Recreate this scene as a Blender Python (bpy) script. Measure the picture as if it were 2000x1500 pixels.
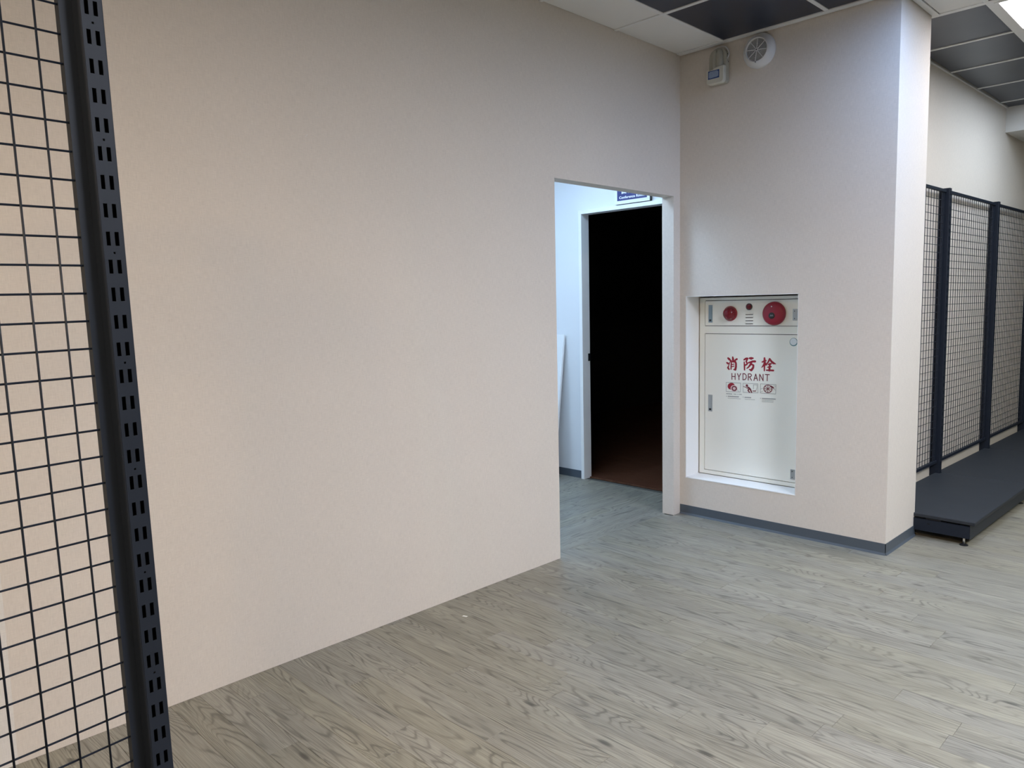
import bpy, bmesh, math, random
from mathutils import Matrix, Vector

for o in list(bpy.data.objects):
    bpy.data.objects.remove(o)
scene = bpy.context.scene
COL = scene.collection
random.seed(7)

# ------------------------------------------------------------------ camera
cam_data = bpy.data.cameras.new('camera')
cam_data.sensor_width = 36.0
cam_data.lens = 36.0 * 1471.05 / 2000.0
cam_data.clip_start = 0.05
cam = bpy.data.objects.new('camera', cam_data)
COL.objects.link(cam)
RIGHT = Vector((0.70722685, -0.70663181, -0.02239795))
DOWN = Vector((-0.08930001, -0.05785838, -0.99432284))
FWD = Vector((0.70132424, 0.70521195, -0.10402123))
cm = Matrix((RIGHT, -DOWN, -FWD)).transposed().to_4x4()
cm.translation = Vector((-4.13662, -2.63749, 1.36904))
cam.matrix_world = cm
scene.camera = cam

# ------------------------------------------------------------------ world, exposure
world = bpy.data.worlds.new('world')
scene.world = world
world.use_nodes = True
world.node_tree.nodes['Background'].inputs[0].default_value = (0.75, 0.82, 1.0, 1)
world.node_tree.nodes['Background'].inputs[1].default_value = 0.02
vs = scene.view_settings
vs.view_transform = 'Standard'
vs.look = 'None'
vs.gamma = 1.0
vs.use_curve_mapping = False
vs.exposure = -0.04

# ceiling panel lamps: (x centre, y centre, colour, emission strength)
COOL = (1.0, 0.95, 0.93)
BLUISH = (0.36, 0.57, 1.0)
NEUTRAL = (0.85, 0.89, 1.0)
WARM = (1.0, 0.74, 0.47)
LAMPS = [
    (0.790, -1.835, COOL, 15.0),
    (-0.3495, -1.835, BLUISH, 22.0),
    (-2.1645, -3.650, NEUTRAL, 96.0),
    (-1.5595, -3.650, NEUTRAL, 96.0),
    (-5.1895, -2.435, WARM, 76.0),
    (-5.1895, -3.045, WARM, 76.0),
    (2.000, -1.835, (0.74, 0.86, 1.0), 11.0),
    (2.605, -1.835, (0.74, 0.86, 1.0), 13.0),
    (2.000, -4.255, (1.0, 0.95, 0.70), 50.0),
    (0.790, -3.045, (0.93, 0.98, 1.0), 26.0),  # unseen panel added to brighten the floor at the right
]
HALL_LAMP = ((0.53, 0.74, 1.0), 23.5)

# ------------------------------------------------------------------ room numbers (metres)
H = 2.859            # suspended ceiling
W_COL = 1.2653       # width of the wall with the hydrant
D_COL = 0.4631       # depth of the pier
DOOR_L, DOOR_R, DOOR_H = -1.1734, -0.0723, 2.0155
T_A = 0.084          # thickness of the partition
HALL_X = 0.355
ROT_C = -0.023       # the shelving wall is very slightly turned

# ------------------------------------------------------------------ material helpers
def new_mat(name, col=(0.5, 0.5, 0.5), rough=0.6, metal=0.0, spec=0.5):
    m = bpy.data.materials.new(name)
    m.use_nodes = True
    b = m.node_tree.nodes['Principled BSDF']
    b.inputs['Base Color'].default_value = (*col, 1)
    b.inputs['Roughness'].default_value = rough
    b.inputs['Metallic'].default_value = metal
    b.inputs['Specular IOR Level'].default_value = spec
    return m


class NT:
    """tiny node helper"""
    def __init__(self, m):
        self.t = m.node_tree
        self.bsdf = self.t.nodes['Principled BSDF']

    def n(self, typ, **kw):
        nd = self.t.nodes.new(typ)
        for k, v in kw.items():
            setattr(nd, k, v)
        return nd

    def link(self, a, b):
        self.t.links.new(a, b)

    def put(self, sock, v):
        if isinstance(v, (int, float)):
            sock.default_value = v
        elif isinstance(v, tuple):
            sock.default_value = v if len(v) == len(sock.default_value) else (*v, 1)
        else:
            self.link(v, sock)

    def math(self, op, a, b=0.0, c=None, clamp=False):
        nd = self.n('ShaderNodeMath', operation=op)
        nd.use_clamp = clamp
        self.put(nd.inputs[0], a)
        self.put(nd.inputs[1], b)
        if c is not None:
            self.put(nd.inputs[2], c)
        return nd.outputs[0]

    def vmath(self, op, a, b):
        nd = self.n('ShaderNodeVectorMath', operation=op)
        self.put(nd.inputs[0], a)
        self.put(nd.inputs[1], b)
        return nd.outputs[0]

    def noise(self, vec, scale=1.0, detail=2.0, rough=0.5, dist=0.0):
        nd = self.n('ShaderNodeTexNoise')
        self.put(nd.inputs['Vector'], vec)
        nd.inputs['Scale'].default_value = scale
        nd.inputs['Detail'].default_value = detail
        nd.inputs['Roughness'].default_value = rough
        nd.inputs['Distortion'].default_value = dist
        return nd.outputs['Fac']

    def ramp(self, f, stops):
        nd = self.n('ShaderNodeValToRGB')
        cr = nd.color_ramp
        while len(cr.elements) < len(stops):
            cr.elements.new(0.5)
        for e, (p, c) in zip(cr.elements, stops):
            e.position = p
            e.color = (*c, 1) if isinstance(c, tuple) else (c, c, c, 1)
        self.link(f, nd.inputs[0])
        return nd.outputs[0]

    def mix(self, f, a, b, blend='MIX'):
        nd = self.n('ShaderNodeMix', data_type='RGBA', blend_type=blend)
        self.put(nd.inputs[0], f)
        self.put(nd.inputs[6], a)
        self.put(nd.inputs[7], b)
        return nd.outputs[2]

    def bump(self, h, strength=0.2, dist=0.001):
        nd = self.n('ShaderNodeBump')
        nd.inputs['Strength'].default_value = strength
        nd.inputs['Distance'].default_value = dist
        self.link(h, nd.inputs['Height'])
        self.link(nd.outputs[0], self.bsdf.inputs['Normal'])


def wallpaper(name, col, contrast=0.06):
    """woven linen wallpaper, threads both ways"""
    m = new_mat(name, col, 0.78, 0, 0.25)
    k = NT(m)
    pos = k.n('ShaderNodeNewGeometry').outputs['Position']
    sep = k.n('ShaderNodeSeparateXYZ')
    k.link(pos, sep.inputs[0])
    hcoord = k.math('ADD', sep.outputs[0], sep.outputs[1])
    def comb(a, b):
        c = k.n('ShaderNodeCombineXYZ')
        k.link(a, c.inputs[0])
        k.link(b, c.inputs[1])
        return c.outputs[0]
    base = comb(hcoord, sep.outputs[2])
    weft = k.noise(k.vmath('MULTIPLY', base, (38.0, 520.0, 1.0)), 1.0, 2.0, 0.6)
    warp = k.noise(k.vmath('MULTIPLY', base, (520.0, 30.0, 1.0)), 1.0, 2.0, 0.6)
    patch = k.noise(base, 3.0, 3.0, 0.6)
    tex = k.math('ADD', k.math('SUBTRACT', weft, 0.5), k.math('SUBTRACT', warp, 0.5))
    tex2 = k.math('MULTIPLY_ADD', tex, contrast * 4.0, 1.0)
    tex3 = k.math('MULTIPLY_ADD', k.math('SUBTRACT', patch, 0.5), 0.06, tex2)
    hsv = k.n('ShaderNodeHueSaturation')
    hsv.inputs['Color'].default_value = (*col, 1)
    k.link(tex3, hsv.inputs['Value'])
    k.link(hsv.outputs[0], k.bsdf.inputs['Base Color'])
    k.bump(tex, 0.22, 0.0006)
    return m


def plank_mat(name, light, mid, dark, rough=0.42, per_object=True):
    """grey oak vinyl plank; grain runs along local Y"""
    m = new_mat(name, mid, rough, 0, 0.5)
    k = NT(m)
    if per_object:
        co = k.n('ShaderNodeTexCoord').outputs['Object']
        rnd = k.n('ShaderNodeObjectInfo').outputs['Random']
        off = k.n('ShaderNodeCombineXYZ')
        k.link(k.math('MULTIPLY', rnd, 71.0), off.inputs[0])
        k.link(k.math('MULTIPLY', rnd, 233.0), off.inputs[1])
        k.link(k.math('MULTIPLY', rnd, 17.0), off.inputs[2])
        co = k.vmath('ADD', co, off.outputs[0])
    else:
        co = k.n('ShaderNodeTexCoord').outputs['Object']
        rnd = None
    # cathedral figure: contour lines of a stretched height field
    h = k.noise(k.vmath('MULTIPLY', co, (10.0, 1.35, 1.0)), 1.0, 1.3, 0.4, 0.35)
    wob = k.noise(k.vmath('MULTIPLY', co, (40.0, 9.0, 1.0)), 1.0, 2.0, 0.5)
    h = k.math('MULTIPLY_ADD', wob, 0.022, h)
    tri = k.math('PINGPONG', k.math('MULTIPLY', h, 21.0), 0.5)
    line = k.ramp(tri, [(0.0, 1.0), (0.09, 0.7), (0.20, 0.12), (0.5, 0.0)])
    lmask = k.noise(k.vmath('MULTIPLY', co, (10.0, 2.0, 1.0)), 1.5, 2.0, 0.5)
    lmask = k.ramp(lmask, [(0.36, 0.12), (0.60, 1.0)])
    fib = k.noise(k.vmath('MULTIPLY', co, (300.0, 6.0, 1.0)), 1.0, 3.0, 0.65)
    streak = k.noise(k.vmath('MULTIPLY', co, (26.0, 1.1, 1.0)), 1.0, 3.0, 0.6)
    broad = k.noise(k.vmath('MULTIPLY', co, (7.0, 1.6, 1.0)), 1.3, 2.0, 0.5)
    c = k.mix(k.ramp(streak, [(0.22, 0.0), (0.78, 1.0)]), mid, light)
    c = k.mix(k.ramp(broad, [(0.30, 0.22), (0.55, 0.0)]), c, dark)
    c = k.mix(k.ramp(fib, [(0.30, 0.55), (0.60, 0.0)]), c, dark)
    c = k.mix(k.math('MULTIPLY', k.math('MULTIPLY', line, lmask), 0.74), c, dark)
    # short dark dashes along the grain
    dash = k.noise(k.vmath('MULTIPLY', co, (95.0, 6.0, 1.0)), 1.0, 1.0, 0.5)
    c = k.mix(k.ramp(dash, [(0.64, 0.0), (0.76, 0.8)]), c, dark)
    # knots
    vor = k.n('ShaderNodeTexVoronoi', feature='F1')
    k.link(k.vmath('MULTIPLY', co, (10.0, 3.4, 1.0)), vor.inputs['Vector'])
    vor.inputs['Scale'].default_value = 1.0
    knot = k.ramp(vor.outputs['Distance'], [(0.0, 1.0), (0.07, 0.8), (0.13, 0.0)])
    sepc = k.n('ShaderNodeSeparateColor')
    k.link(vor.outputs['Color'], sepc.inputs[0])
    pick = k.math('GREATER_THAN', sepc.outputs[0], 0.72)
    kd = tuple(v * 0.45 for v in dark)
    c = k.mix(k.math('MULTIPLY', k.math('MULTIPLY', knot, pick), 0.85), c, kd)
    if rnd is not None:
        hsv = k.n('ShaderNodeHueSaturation')
        k.link(c, hsv.inputs['Color'])
        k.link(k.math('MULTIPLY_ADD', rnd, 0.12, 0.94), hsv.inputs['Value'])
        r2 = k.math('FRACT', k.math('MULTIPLY', rnd, 37.7))
        k.link(k.math('MULTIPLY_ADD', r2, 0.35, 0.78), hsv.inputs['Saturation'])
        c = hsv.outputs[0]
    k.link(c, k.bsdf.inputs['Base Color'])
    k.link(k.math('MULTIPLY_ADD', fib, 0.18, rough - 0.09), k.bsdf.inputs['Roughness'])
    k.bump(fib, 0.12, 0.0006)
    return m


def painted(name, col, rough=0.5, var=0.05, scale=4.0, spec=0.5, metal=0.0, grain=0.0):
    """paint or plastic with a little unevenness"""
    m = new_mat(name, col, rough, metal, spec)
    k = NT(m)
    co = k.n('ShaderNodeTexCoord').outputs['Object']
    f = k.noise(co, scale, 3.0, 0.6)
    hsv = k.n('ShaderNodeHueSaturation')
    hsv.inputs['Color'].default_value = (*col, 1)
    k.link(k.math('MULTIPLY_ADD', k.math('SUBTRACT', f, 0.5), var * 2.0, 1.0), hsv.inputs['Value'])
    k.link(hsv.outputs[0], k.bsdf.inputs['Base Color'])
    k.link(k.math('MULTIPLY_ADD', f, 0.10, rough - 0.05), k.bsdf.inputs['Roughness'])
    if grain:
        k.bump(k.noise(co, 900.0, 1.0), grain, 0.0004)
    return m


def emitter(name, col, strength):
    m = new_mat(name, (0.9, 0.9, 0.9), 0.6)
    b = m.node_tree.nodes['Principled BSDF']
    b.inputs['Emission Color'].default_value = (*col, 1)
    b.inputs['Emission Strength'].default_value = strength
    return m


M = {}
M['paper'] = wallpaper('beige_linen_wallpaper', (0.685, 0.635, 0.578))
M['paper_pale'] = wallpaper('pale_linen_wallpaper', (0.72, 0.70, 0.67))
M['shop_grey'] = painted('grey_shop_wall', (0.12, 0.12, 0.12), 0.8, 0.05)  # unseen walls given a dark tone to cut bounced light
M['plank'] = plank_mat('grey_oak_plank', (0.36, 0.345, 0.282), (0.272, 0.261, 0.213), (0.080, 0.075, 0.062))
M['plank_field'] = plank_mat('grey_oak_field', (0.36, 0.345, 0.282), (0.272, 0.261, 0.213), (0.080, 0.075, 0.062), per_object=False)
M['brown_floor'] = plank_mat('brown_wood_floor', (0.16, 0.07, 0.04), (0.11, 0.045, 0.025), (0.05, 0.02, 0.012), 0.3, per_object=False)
M['subfloor'] = painted('subfloor_grey', (0.10, 0.10, 0.09), 0.9)
M['skirting'] = painted('grey_vinyl_skirting', (0.078, 0.098, 0.122), 0.45, 0.06)
M['white_wall'] = painted('white_wall_paint', (0.78, 0.80, 0.82), 0.7, 0.02, 2.0, 0.3)
M['white_trim'] = painted('white_gloss_trim', (0.86, 0.87, 0.87), 0.45, 0.03)
M['room_shade'] = painted('unlit_room_shade', (0.03, 0.03, 0.035), 0.8, 0.1)  # shade of the unlit room put into its wall colour
M['white_tile'] = painted('white_ceiling_tile', (0.74, 0.74, 0.73), 0.85, 0.03, 5.0, 0.2, grain=0.2)
M['black_tile'] = painted('black_ceiling_tile', (0.006, 0.012, 0.032), 0.33, 0.08, 2.0, 0.6)
M['tbar'] = painted('white_ceiling_grid', (0.72, 0.73, 0.74), 0.45, 0.03)
M['metal'] = painted('dark_navy_powder_coat', (0.011, 0.016, 0.027), 0.5, 0.12, 9.0, 0.25)
M['deck'] = painted('charcoal_shelf_board', (0.023, 0.028, 0.036), 0.55, 0.10, 3.0, 0.28)
M['void'] = painted('inside_shade', (0.004, 0.004, 0.005), 0.9)  # near-black that paints the shade inside slots and gaps
M['chrome'] = new_mat('bright_metal', (0.7, 0.7, 0.7), 0.3, 1.0)
M['cabinet'] = painted('cream_enamel', (0.86, 0.87, 0.81), 0.38, 0.02, 3.0)
M['red_print'] = painted('red_print', (0.30, 0.006, 0.024), 0.5)
M['maroon_print'] = painted('maroon_print', (0.16, 0.02, 0.035), 0.5)
M['grey_print'] = painted('grey_print', (0.32, 0.33, 0.33), 0.5)
M['pink_print'] = painted('pale_pink_print', (0.72, 0.55, 0.55), 0.5)
M['red_bell'] = painted('red_bell_paint', (0.27, 0.008, 0.028), 0.38, 0.05)
M['red_lens'] = painted('red_lens_plastic', (0.17, 0.006, 0.016), 0.22, 0.15, 30.0)
M['steel'] = painted('brushed_steel', (0.42, 0.45, 0.46), 0.35, 0.1, 20.0, 0.5, 0.7)
M['blue_steel'] = painted('grey_blue_latch', (0.25, 0.33, 0.38), 0.35, 0.1, 20.0, 0.5, 0.3)
M['black'] = painted('black_plastic', (0.012, 0.013, 0.015), 0.4)
M['sticker'] = painted('white_sticker', (0.72, 0.78, 0.80), 0.4)
M['green_rim'] = painted('green_sticker_rim', (0.10, 0.22, 0.24), 0.4)
M['sign_blue'] = painted('blue_sign_film', (0.012, 0.020, 0.15), 0.35)
M['sign_white'] = painted('white_sign_plastic', (0.82, 0.85, 0.88), 0.35, 0.02)
M['cream_plastic'] = painted('aged_cream_plastic', (0.62, 0.62, 0.55), 0.4, 0.06, 20.0)
M['cream_dark'] = painted('yellowed_plastic', (0.42, 0.41, 0.35), 0.45, 0.08, 20.0)
M['label_blue'] = painted('blue_label', (0.02, 0.06, 0.22), 0.35)
M['label_pale'] = painted('pale_blue_label', (0.25, 0.33, 0.50), 0.35, 0.2, 60.0)
M['white_plastic'] = painted('white_plastic', (0.68, 0.69, 0.70), 0.45, 0.04, 10.0)
M['grille'] = painted('grey_grille', (0.16, 0.165, 0.17), 0.6)
M['paper_scrap'] = painted('white_paper', (0.85, 0.85, 0.82), 0.7)


# ------------------------------------------------------------------ mesh helpers
class MB:
    def __init__(self):
        self.v, self.f = [], []

    def box(self, x0, x1, y0, y1, z0, z1):
        x0, x1 = min(x0, x1), max(x0, x1)
        y0, y1 = min(y0, y1), max(y0, y1)
        z0, z1 = min(z0, z1), max(z0, z1)
        b = len(self.v)
        self.v += [(x0, y0, z0), (x1, y0, z0), (x1, y1, z0), (x0, y1, z0),
                   (x0, y0, z1), (x1, y0, z1), (x1, y1, z1), (x0, y1, z1)]
        for q in ((3, 2, 1, 0), (4, 5, 6, 7), (0, 1, 5, 4), (1, 2, 6, 5), (2, 3, 7, 6), (3, 0, 4, 7)):
            self.f.append(tuple(b + i for i in q))
        return self

    def prism(self, pts, axis, a, b):
        """polygon pts in the two other axes (cyclic order), extruded along axis from a to b"""
        n = len(pts)
        s = len(self.v)
        for val in (a, b):
            for p, q in pts:
                self.v.append({0: (val, p, q), 1: (p, val, q), 2: (p, q, val)}[axis])
        self.f.append(tuple(s + i for i in range(n))[::-1])
        self.f.append(tuple(s + n + i for i in range(n)))
        for i in range(n):
            j = (i + 1) % n
            self.f.append((s + i, s + j, s + n + j, s + n + i))
        return self

    def poly(self, pts):
        s = len(self.v)
        self.v += pts
        self.f.append(tuple(range(s, s + len(pts))))
        return self

    def tube(self, pts, r, n=8, caps=True):
        pts = [Vector(p) for p in pts]
        s = len(self.v)
        ref = None
        for i, p in enumerate(pts):
            d = (pts[min(i + 1, len(pts) - 1)] - pts[max(i - 1, 0)]).normalized()
            if ref is None:
                ref = d.orthogonal().normalized()
            ref = (ref - d * ref.dot(d)).normalized()
            bi = d.cross(ref)
            rr = r[i] if isinstance(r, (list, tuple)) else r
            for k in range(n):
                a = 2 * math.pi * k / n
                self.v.append(tuple(p + ref * math.cos(a) * rr + bi * math.sin(a) * rr))
        for i in range(len(pts) - 1):
            for k in range(n):
                j = (k + 1) % n
                self.f.append((s + i * n + k, s + i * n + j, s + (i + 1) * n + j, s + (i + 1) * n + k))
        if caps:
            self.f.append(tuple(s + k for k in range(n))[::-1])
            e = s + (len(pts) - 1) * n
            self.f.append(tuple(e + k for k in range(n)))
        return self

    def lathe(self, prof, c, axis='x', n=32, sy=1.0, sz=1.0):
        """prof = [(along, radius)], about an axis through c"""
        s = len(self.v)
        for a, r in prof:
            for k in range(n):
                t = 2 * math.pi * k / n
                p, q = r * math.cos(t) * sy, r * math.sin(t) * sz
                if axis == 'x':
                    self.v.append((c[0] + a, c[1] + p, c[2] + q))
                elif axis == 'y':
                    self.v.append((c[0] + p, c[1] + a, c[2] + q))
                else:
                    self.v.append((c[0] + p, c[1] + q, c[2] + a))
        for i in range(len(prof) - 1):
            for k in range(n):
                j = (k + 1) % n
                self.f.append((s + i * n + k, s + i * n + j, s + (i + 1) * n + j, s + (i + 1) * n + k))
        self.f.append(tuple(s + k for k in range(n))[::-1])
        e = s + (len(prof) - 1) * n
        self.f.append(tuple(e + k for k in range(n)))
        return self

    def mesh(self, name, mat, smooth=False):
        me = bpy.data.meshes.new(name)
        me.from_pydata(self.v, [], self.f)
        me.validate()
        bm = bmesh.new()
        bm.from_mesh(me)
        bmesh.ops.recalc_face_normals(bm, faces=bm.faces)
        bm.to_mesh(me)
        bm.free()
        me.materials.append(M[mat] if isinstance(mat, str) else mat)
        if smooth:
            me.polygons.foreach_set('use_smooth', [True] * len(me.polygons))
        return me

    def build(self, name, mat, parent=None, smooth=False, bevel=0.0, loc=None, rot=None, seg=2):
        o = bpy.data.objects.new(name, self.mesh(name, mat, smooth))
        COL.objects.link(o)
        if parent:
            o.parent = parent
        if loc:
            o.location = loc
        if rot:
            o.rotation_euler = rot
        if bevel:
            md = o.modifiers.new('bevel', 'BEVEL')
            md.width = bevel
            md.segments = seg
            md.limit_method = 'ANGLE'
            md.angle_limit = 0.7
        if smooth:
            md = o.modifiers.new('split', 'EDGE_SPLIT')
            md.split_angle = 0.7
        return o


def link_mesh(name, me, parent=None, loc=(0, 0, 0), rotz=0.0):
    o = bpy.data.objects.new(name, me)
    COL.objects.link(o)
    o.parent = parent
    o.location = loc
    o.rotation_euler = (0, 0, rotz)
    return o


def thing(name, label, cat, loc=(0, 0, 0), group=None, mat=None):
    o = bpy.data.objects.new(name, None)
    COL.objects.link(o)
    o.empty_display_size = 0.1
    if mat is not None:
        o.matrix_world = mat
    else:
        o.location = loc
    o['label'] = label
    o['category'] = cat
    if group:
        o['group'] = group
    return o


def struct(o):
    o['kind'] = 'structure'
    return o


# ------------------------------------------------------------------ floor
PW, PL, PT = 0.1016, 0.9144, 0.004
floor = struct(MB().box(-7.2, 7.0, -6.7, T_A + 2.6, -0.06, -PT - 0.0005).build('floor', 'subfloor'))
gap = 0.0007
mesh_cache = {}


def plank(wx, wy, cx, cy, along):
    """along: 'y' in the shop, 'x' in the corridor"""
    key = (round(wx, 4), round(wy, 4))
    if key not in mesh_cache:
        a, b, c = wx / 2 - gap / 2, wy / 2 - gap / 2, 0.0005
        mb = MB()
        # thin board with a tiny eased top edge
        mb.v = [(-a, -b, -PT), (a, -b, -PT), (a, b, -PT), (-a, b, -PT),
                (-a, -b, -c), (a, -b, -c), (a, b, -c), (-a, b, -c),
                (-a + c, -b + c, 0), (a - c, -b + c, 0), (a - c, b - c, 0), (-a + c, b - c, 0)]
        mb.f = [(3, 2, 1, 0), (8, 9, 10, 11)]
        for s in (0, 4):
            for i in range(4):
                j = (i + 1) % 4
                mb.f.append((s + i, s + j, s + 4 + j, s + 4 + i))
        mesh_cache[key] = mb.mesh('plank', 'plank')
    return link_mesh('plank', mesh_cache[key], floor, (cx, cy, 0), 0.0 if along == 'y' else math.pi / 2)


X_REF = -1.1030
KNOWN_END = {}
for xe, ye in ((-1.56, -1.10), (-1.66, -2.005), (-1.46, -1.806), (-1.153, -1.166), (-1.255, -1.48), (-2.07, -1.338)):
    KNOWN_END[math.floor((xe - X_REF) / PW)] = ye
i0, i1 = math.floor((-4.3 - X_REF) / PW), math.floor((2.35 - X_REF) / PW)
i_mid = math.floor((-2.6 - X_REF) / PW)
X_LO, X_HI, X_MID = X_REF + i0 * PW, X_REF + (i1 + 1) * PW, X_REF + i_mid * PW
Y_NEAR, Y_FAR = -1.5, -2.5
for i in range(i0, i1 + 1):
    xc = X_REF + (i + 0.5) * PW
    if DOOR_L < xc < DOOR_R:
        ytop = 0.066
    elif xc < -0.02:
        ytop = 0.0
    elif xc < D_COL + 0.03:
        ytop = -W_COL
    else:
        ytop = -0.985 - 0.023 * (xc - 0.475)
    ybot = Y_NEAR if i < i_mid else Y_FAR
    ph = KNOWN_END.get(i, random.random() * PL)
    kk = math.ceil((ytop - ph) / PL)
    y = ph + kk * PL
    while y > ybot:
        a, b = min(y, ytop), max(y - PL, ybot)
        if a - b > 0.003:
            plank(PW, round(a - b, 4), xc, (a + b) / 2, 'y')
        y -= PL
# corridor boards, laid the other way
y = 0.066
while y < T_A + 2.5:
    w = min(PW, T_A + 2.5 - y)
    x = HALL_X - random.random() * PL
    a = HALL_X
    while a > -2.0:
        b = max(x, -2.0)
        if a - b > 0.003:
            plank(round(w, 4), round(a - b, 4), (a + b) / 2, y + w / 2, 'x')
        a, x = b, x - PL
    y += PW
# the remaining floor, out of the picture
mb = MB()
for x0, x1, y0, y1 in ((-7.0, X_LO, -6.5, 0.0), (X_LO, X_MID, -6.5, Y_NEAR), (X_MID, X_HI, -6.5, Y_FAR), (X_HI, 6.9, -6.5, -1.03)):
    i = math.floor((x0 + 1e-6 - X_REF) / PW)
    xa = x0
    while xa < x1 - 1e-6:
        xb = min(X_REF + (i + 1) * PW, x1)
        if xb - xa > 0.004:
            yy = y0
            off = random.random() * PL
            while yy < y1:
                ye = min(yy + off, y1)
                mb.box(xa + gap / 2, xb - gap / 2, yy + gap / 2, ye - gap / 2, -PT, 0.0)
                yy, off = ye, PL
        xa = xb
        i += 1
o = mb.build('plank_field', 'plank_field', floor)
o['kind'] = 'stuff'

# ------------------------------------------------------------------ walls
mb = MB()
mb.box(-3.69, DOOR_L, 0, T_A, 0, H + 0.1)
mb.box(DOOR_L, DOOR_R, 0, T_A, DOOR_H, H + 0.1)
mb.box(DOOR_R, 0.0, 0, T_A, 0, H + 0.1)
wall_left = struct(mb.build('wall_left', 'paper'))
struct(MB().box(-7.0, -3.69, 0, T_A, 0, H + 0.1).build('wall_left_end', 'paper_pale'))
for sx, sz, ang in ((-2.591, 2.03, 0.9), (-1.961, 1.635, 1.8)):
    c, s = math.cos(ang), math.sin(ang)
    pts = [(-0.008, -0.0012), (0.006, -0.0018), (0.008, 0.0012), (-0.005, 0.0016)]
    MB().prism([(sx + p * c - q * s, sz + p * s + q * c) for p, q in pts], 1, -0.0003, 0.0002).build('scuff_mark', 'paper_pale', wall_left)

N_Y0, N_Y1, N_Z0, N_Z1, N_D = -0.042, -0.769, 0.241, 1.400, 0.155
mb = MB()
mb.box(0, 0.34, N_Y0, 0.0, 0, H + 0.1)
mb.box(0, 0.34, -W_COL, N_Y1, 0, H + 0.1)
mb.box(0, 0.34, N_Y1, N_Y0, 0, N_Z0)
mb.box(0, 0.34, N_Y1, N_Y0, N_Z1, H + 0.1)
mb.box(0.34, D_COL, -W_COL, 0.0, 0, H + 0.1)
struct(mb.build('wall_right', 'paper'))
# painted lining of the recess
t = 0.004
mb = MB()
mb.box(0.0005, N_D - 0.006, N_Y0 - t, N_Y0, N_Z0, N_Z1)
mb.box(0.0005, N_D - 0.006, N_Y1, N_Y1 + t, N_Z0, N_Z1)
mb.box(0.0005, N_D - 0.006, N_Y1, N_Y0, N_Z1 - t, N_Z1)
mb.box(-0.0015, N_D - 0.002, N_Y1, N_Y0, N_Z0, N_Z0 + 0.006)
struct(mb.build('trim_1', 'white_trim', bevel=0.001))

# skirting of the hydrant wall and the pier
bb = 0.062
mb = MB()
mb.box(-0.003, 0, -W_COL - 0.003, -0.004, 0, bb)
mb.box(-0.003, D_COL, -W_COL - 0.003, -W_COL, 0, bb)
mb.prism([(-0.010, 0), (-0.003, 0), (-0.003, 0.012)], 1, -W_COL - 0.003, -0.004)
mb.prism([(-W_COL - 0.010, 0), (-W_COL - 0.003, 0), (-W_COL - 0.003, 0.012)], 0, -0.003, D_COL)
struct(mb.build('baseboard_right', 'skirting'))

# shelving wall, slightly turned
frC = Matrix.Translation((0.475, 0, 0)) @ Matrix.Rotation(ROT_C, 4, 'Z')
o = struct(MB().box(-0.011, 6.6, -0.983, -0.92, 0, H + 0.1).build('wall_shelving', 'paper'))
o.matrix_world = frC
# lower ceiling / beam beyond the third bay
o = struct(MB().box(2.68, 6.6, -0.9835, -6.4, 2.666, H + 0.1).build('ceiling_beam', 'white_tile'))
o.matrix_world = frC

# rest of the shop, behind the camera and beyond the right edge
struct(MB().box(-7.2, -7.0, -6.7, T_A, 0, H + 0.1).build('wall_behind', 'shop_grey'))
struct(MB().box(-7.0, 6.9, -6.7, -6.5, 0, H + 0.1).build('wall_opposite', 'shop_grey'))
struct(MB().box(6.9, 7.0, -6.7, -1.0, 0, H + 0.1).build('wall_far', 'shop_grey'))

# corridor
mb = MB()
CY0, CY1, C_H = 0.15, 1.08, 2.04
mb.box(HALL_X, 0.425, T_A + 2.5, CY1 + 0.031, 0, 2.75)
mb.box(HALL_X, 0.425, CY1 + 0.031, CY0 - 0.031, C_H + 0.031, 2.75)
mb.box(HALL_X, 0.425, CY0 - 0.031, 0.0, 0, 2.75)
struct(mb.build('wall_corridor', 'white_wall'))
struct(MB().box(-2.0, HALL_X, T_A + 2.5, T_A + 2.6, 0, 2.75).build('wall_corridor_end', 'white_wall'))
struct(MB().box(-2.1, -2.0, T_A, T_A + 2.6, 0, 2.75).build('wall_corridor_side', 'white_wall'))
struct(MB().box(-2.0, HALL_X, T_A, T_A + 2.5, 2.60, 2.68).build('ceiling_corridor', 'white_tile'))
mb = MB()
mb.box(HALL_X - 0.004, HALL_X, CY1 + 0.045, T_A + 2.49, 0, 0.06)
struct(mb.build('baseboard_corridor', 'skirting'))
# door frame to the dark room
door = MB()
xf = 0.335
door.box(xf, 0.425, CY1 - 0.0, CY1 + 0.03, 0, C_H + 0.03)
door.box(xf, 0.425, CY0 - 0.03, CY0, 0, C_H + 0.03)
door.box(xf, 0.425, CY0, CY1, C_H, C_H + 0.03)
fr = struct(door.build('door_1', 'white_trim', bevel=0.002))
MB().box(0.400, 0.4255, CY1 - 0.004, CY1 + 0.0005, 0.925, 0.983).build('strike_plate', 'black', fr)
MB().box(0.405, 0.43, CY0, CY1, 0.0, 0.010).build('threshold', 'brown_floor', fr)
# dark room
R0, R1 = 0.425, 5.2
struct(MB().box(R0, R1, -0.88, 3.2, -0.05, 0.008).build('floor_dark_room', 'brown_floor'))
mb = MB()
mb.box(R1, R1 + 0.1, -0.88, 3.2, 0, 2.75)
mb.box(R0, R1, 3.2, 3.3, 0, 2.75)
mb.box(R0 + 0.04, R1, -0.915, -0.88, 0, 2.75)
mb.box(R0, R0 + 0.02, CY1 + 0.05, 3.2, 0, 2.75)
struct(mb.build('wall_dark_room', 'room_shade'))
struct(MB().box(R0, R1, -0.88, 3.2, 2.68, 2.75).build('ceiling_dark_room', 'room_shade'))

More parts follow.
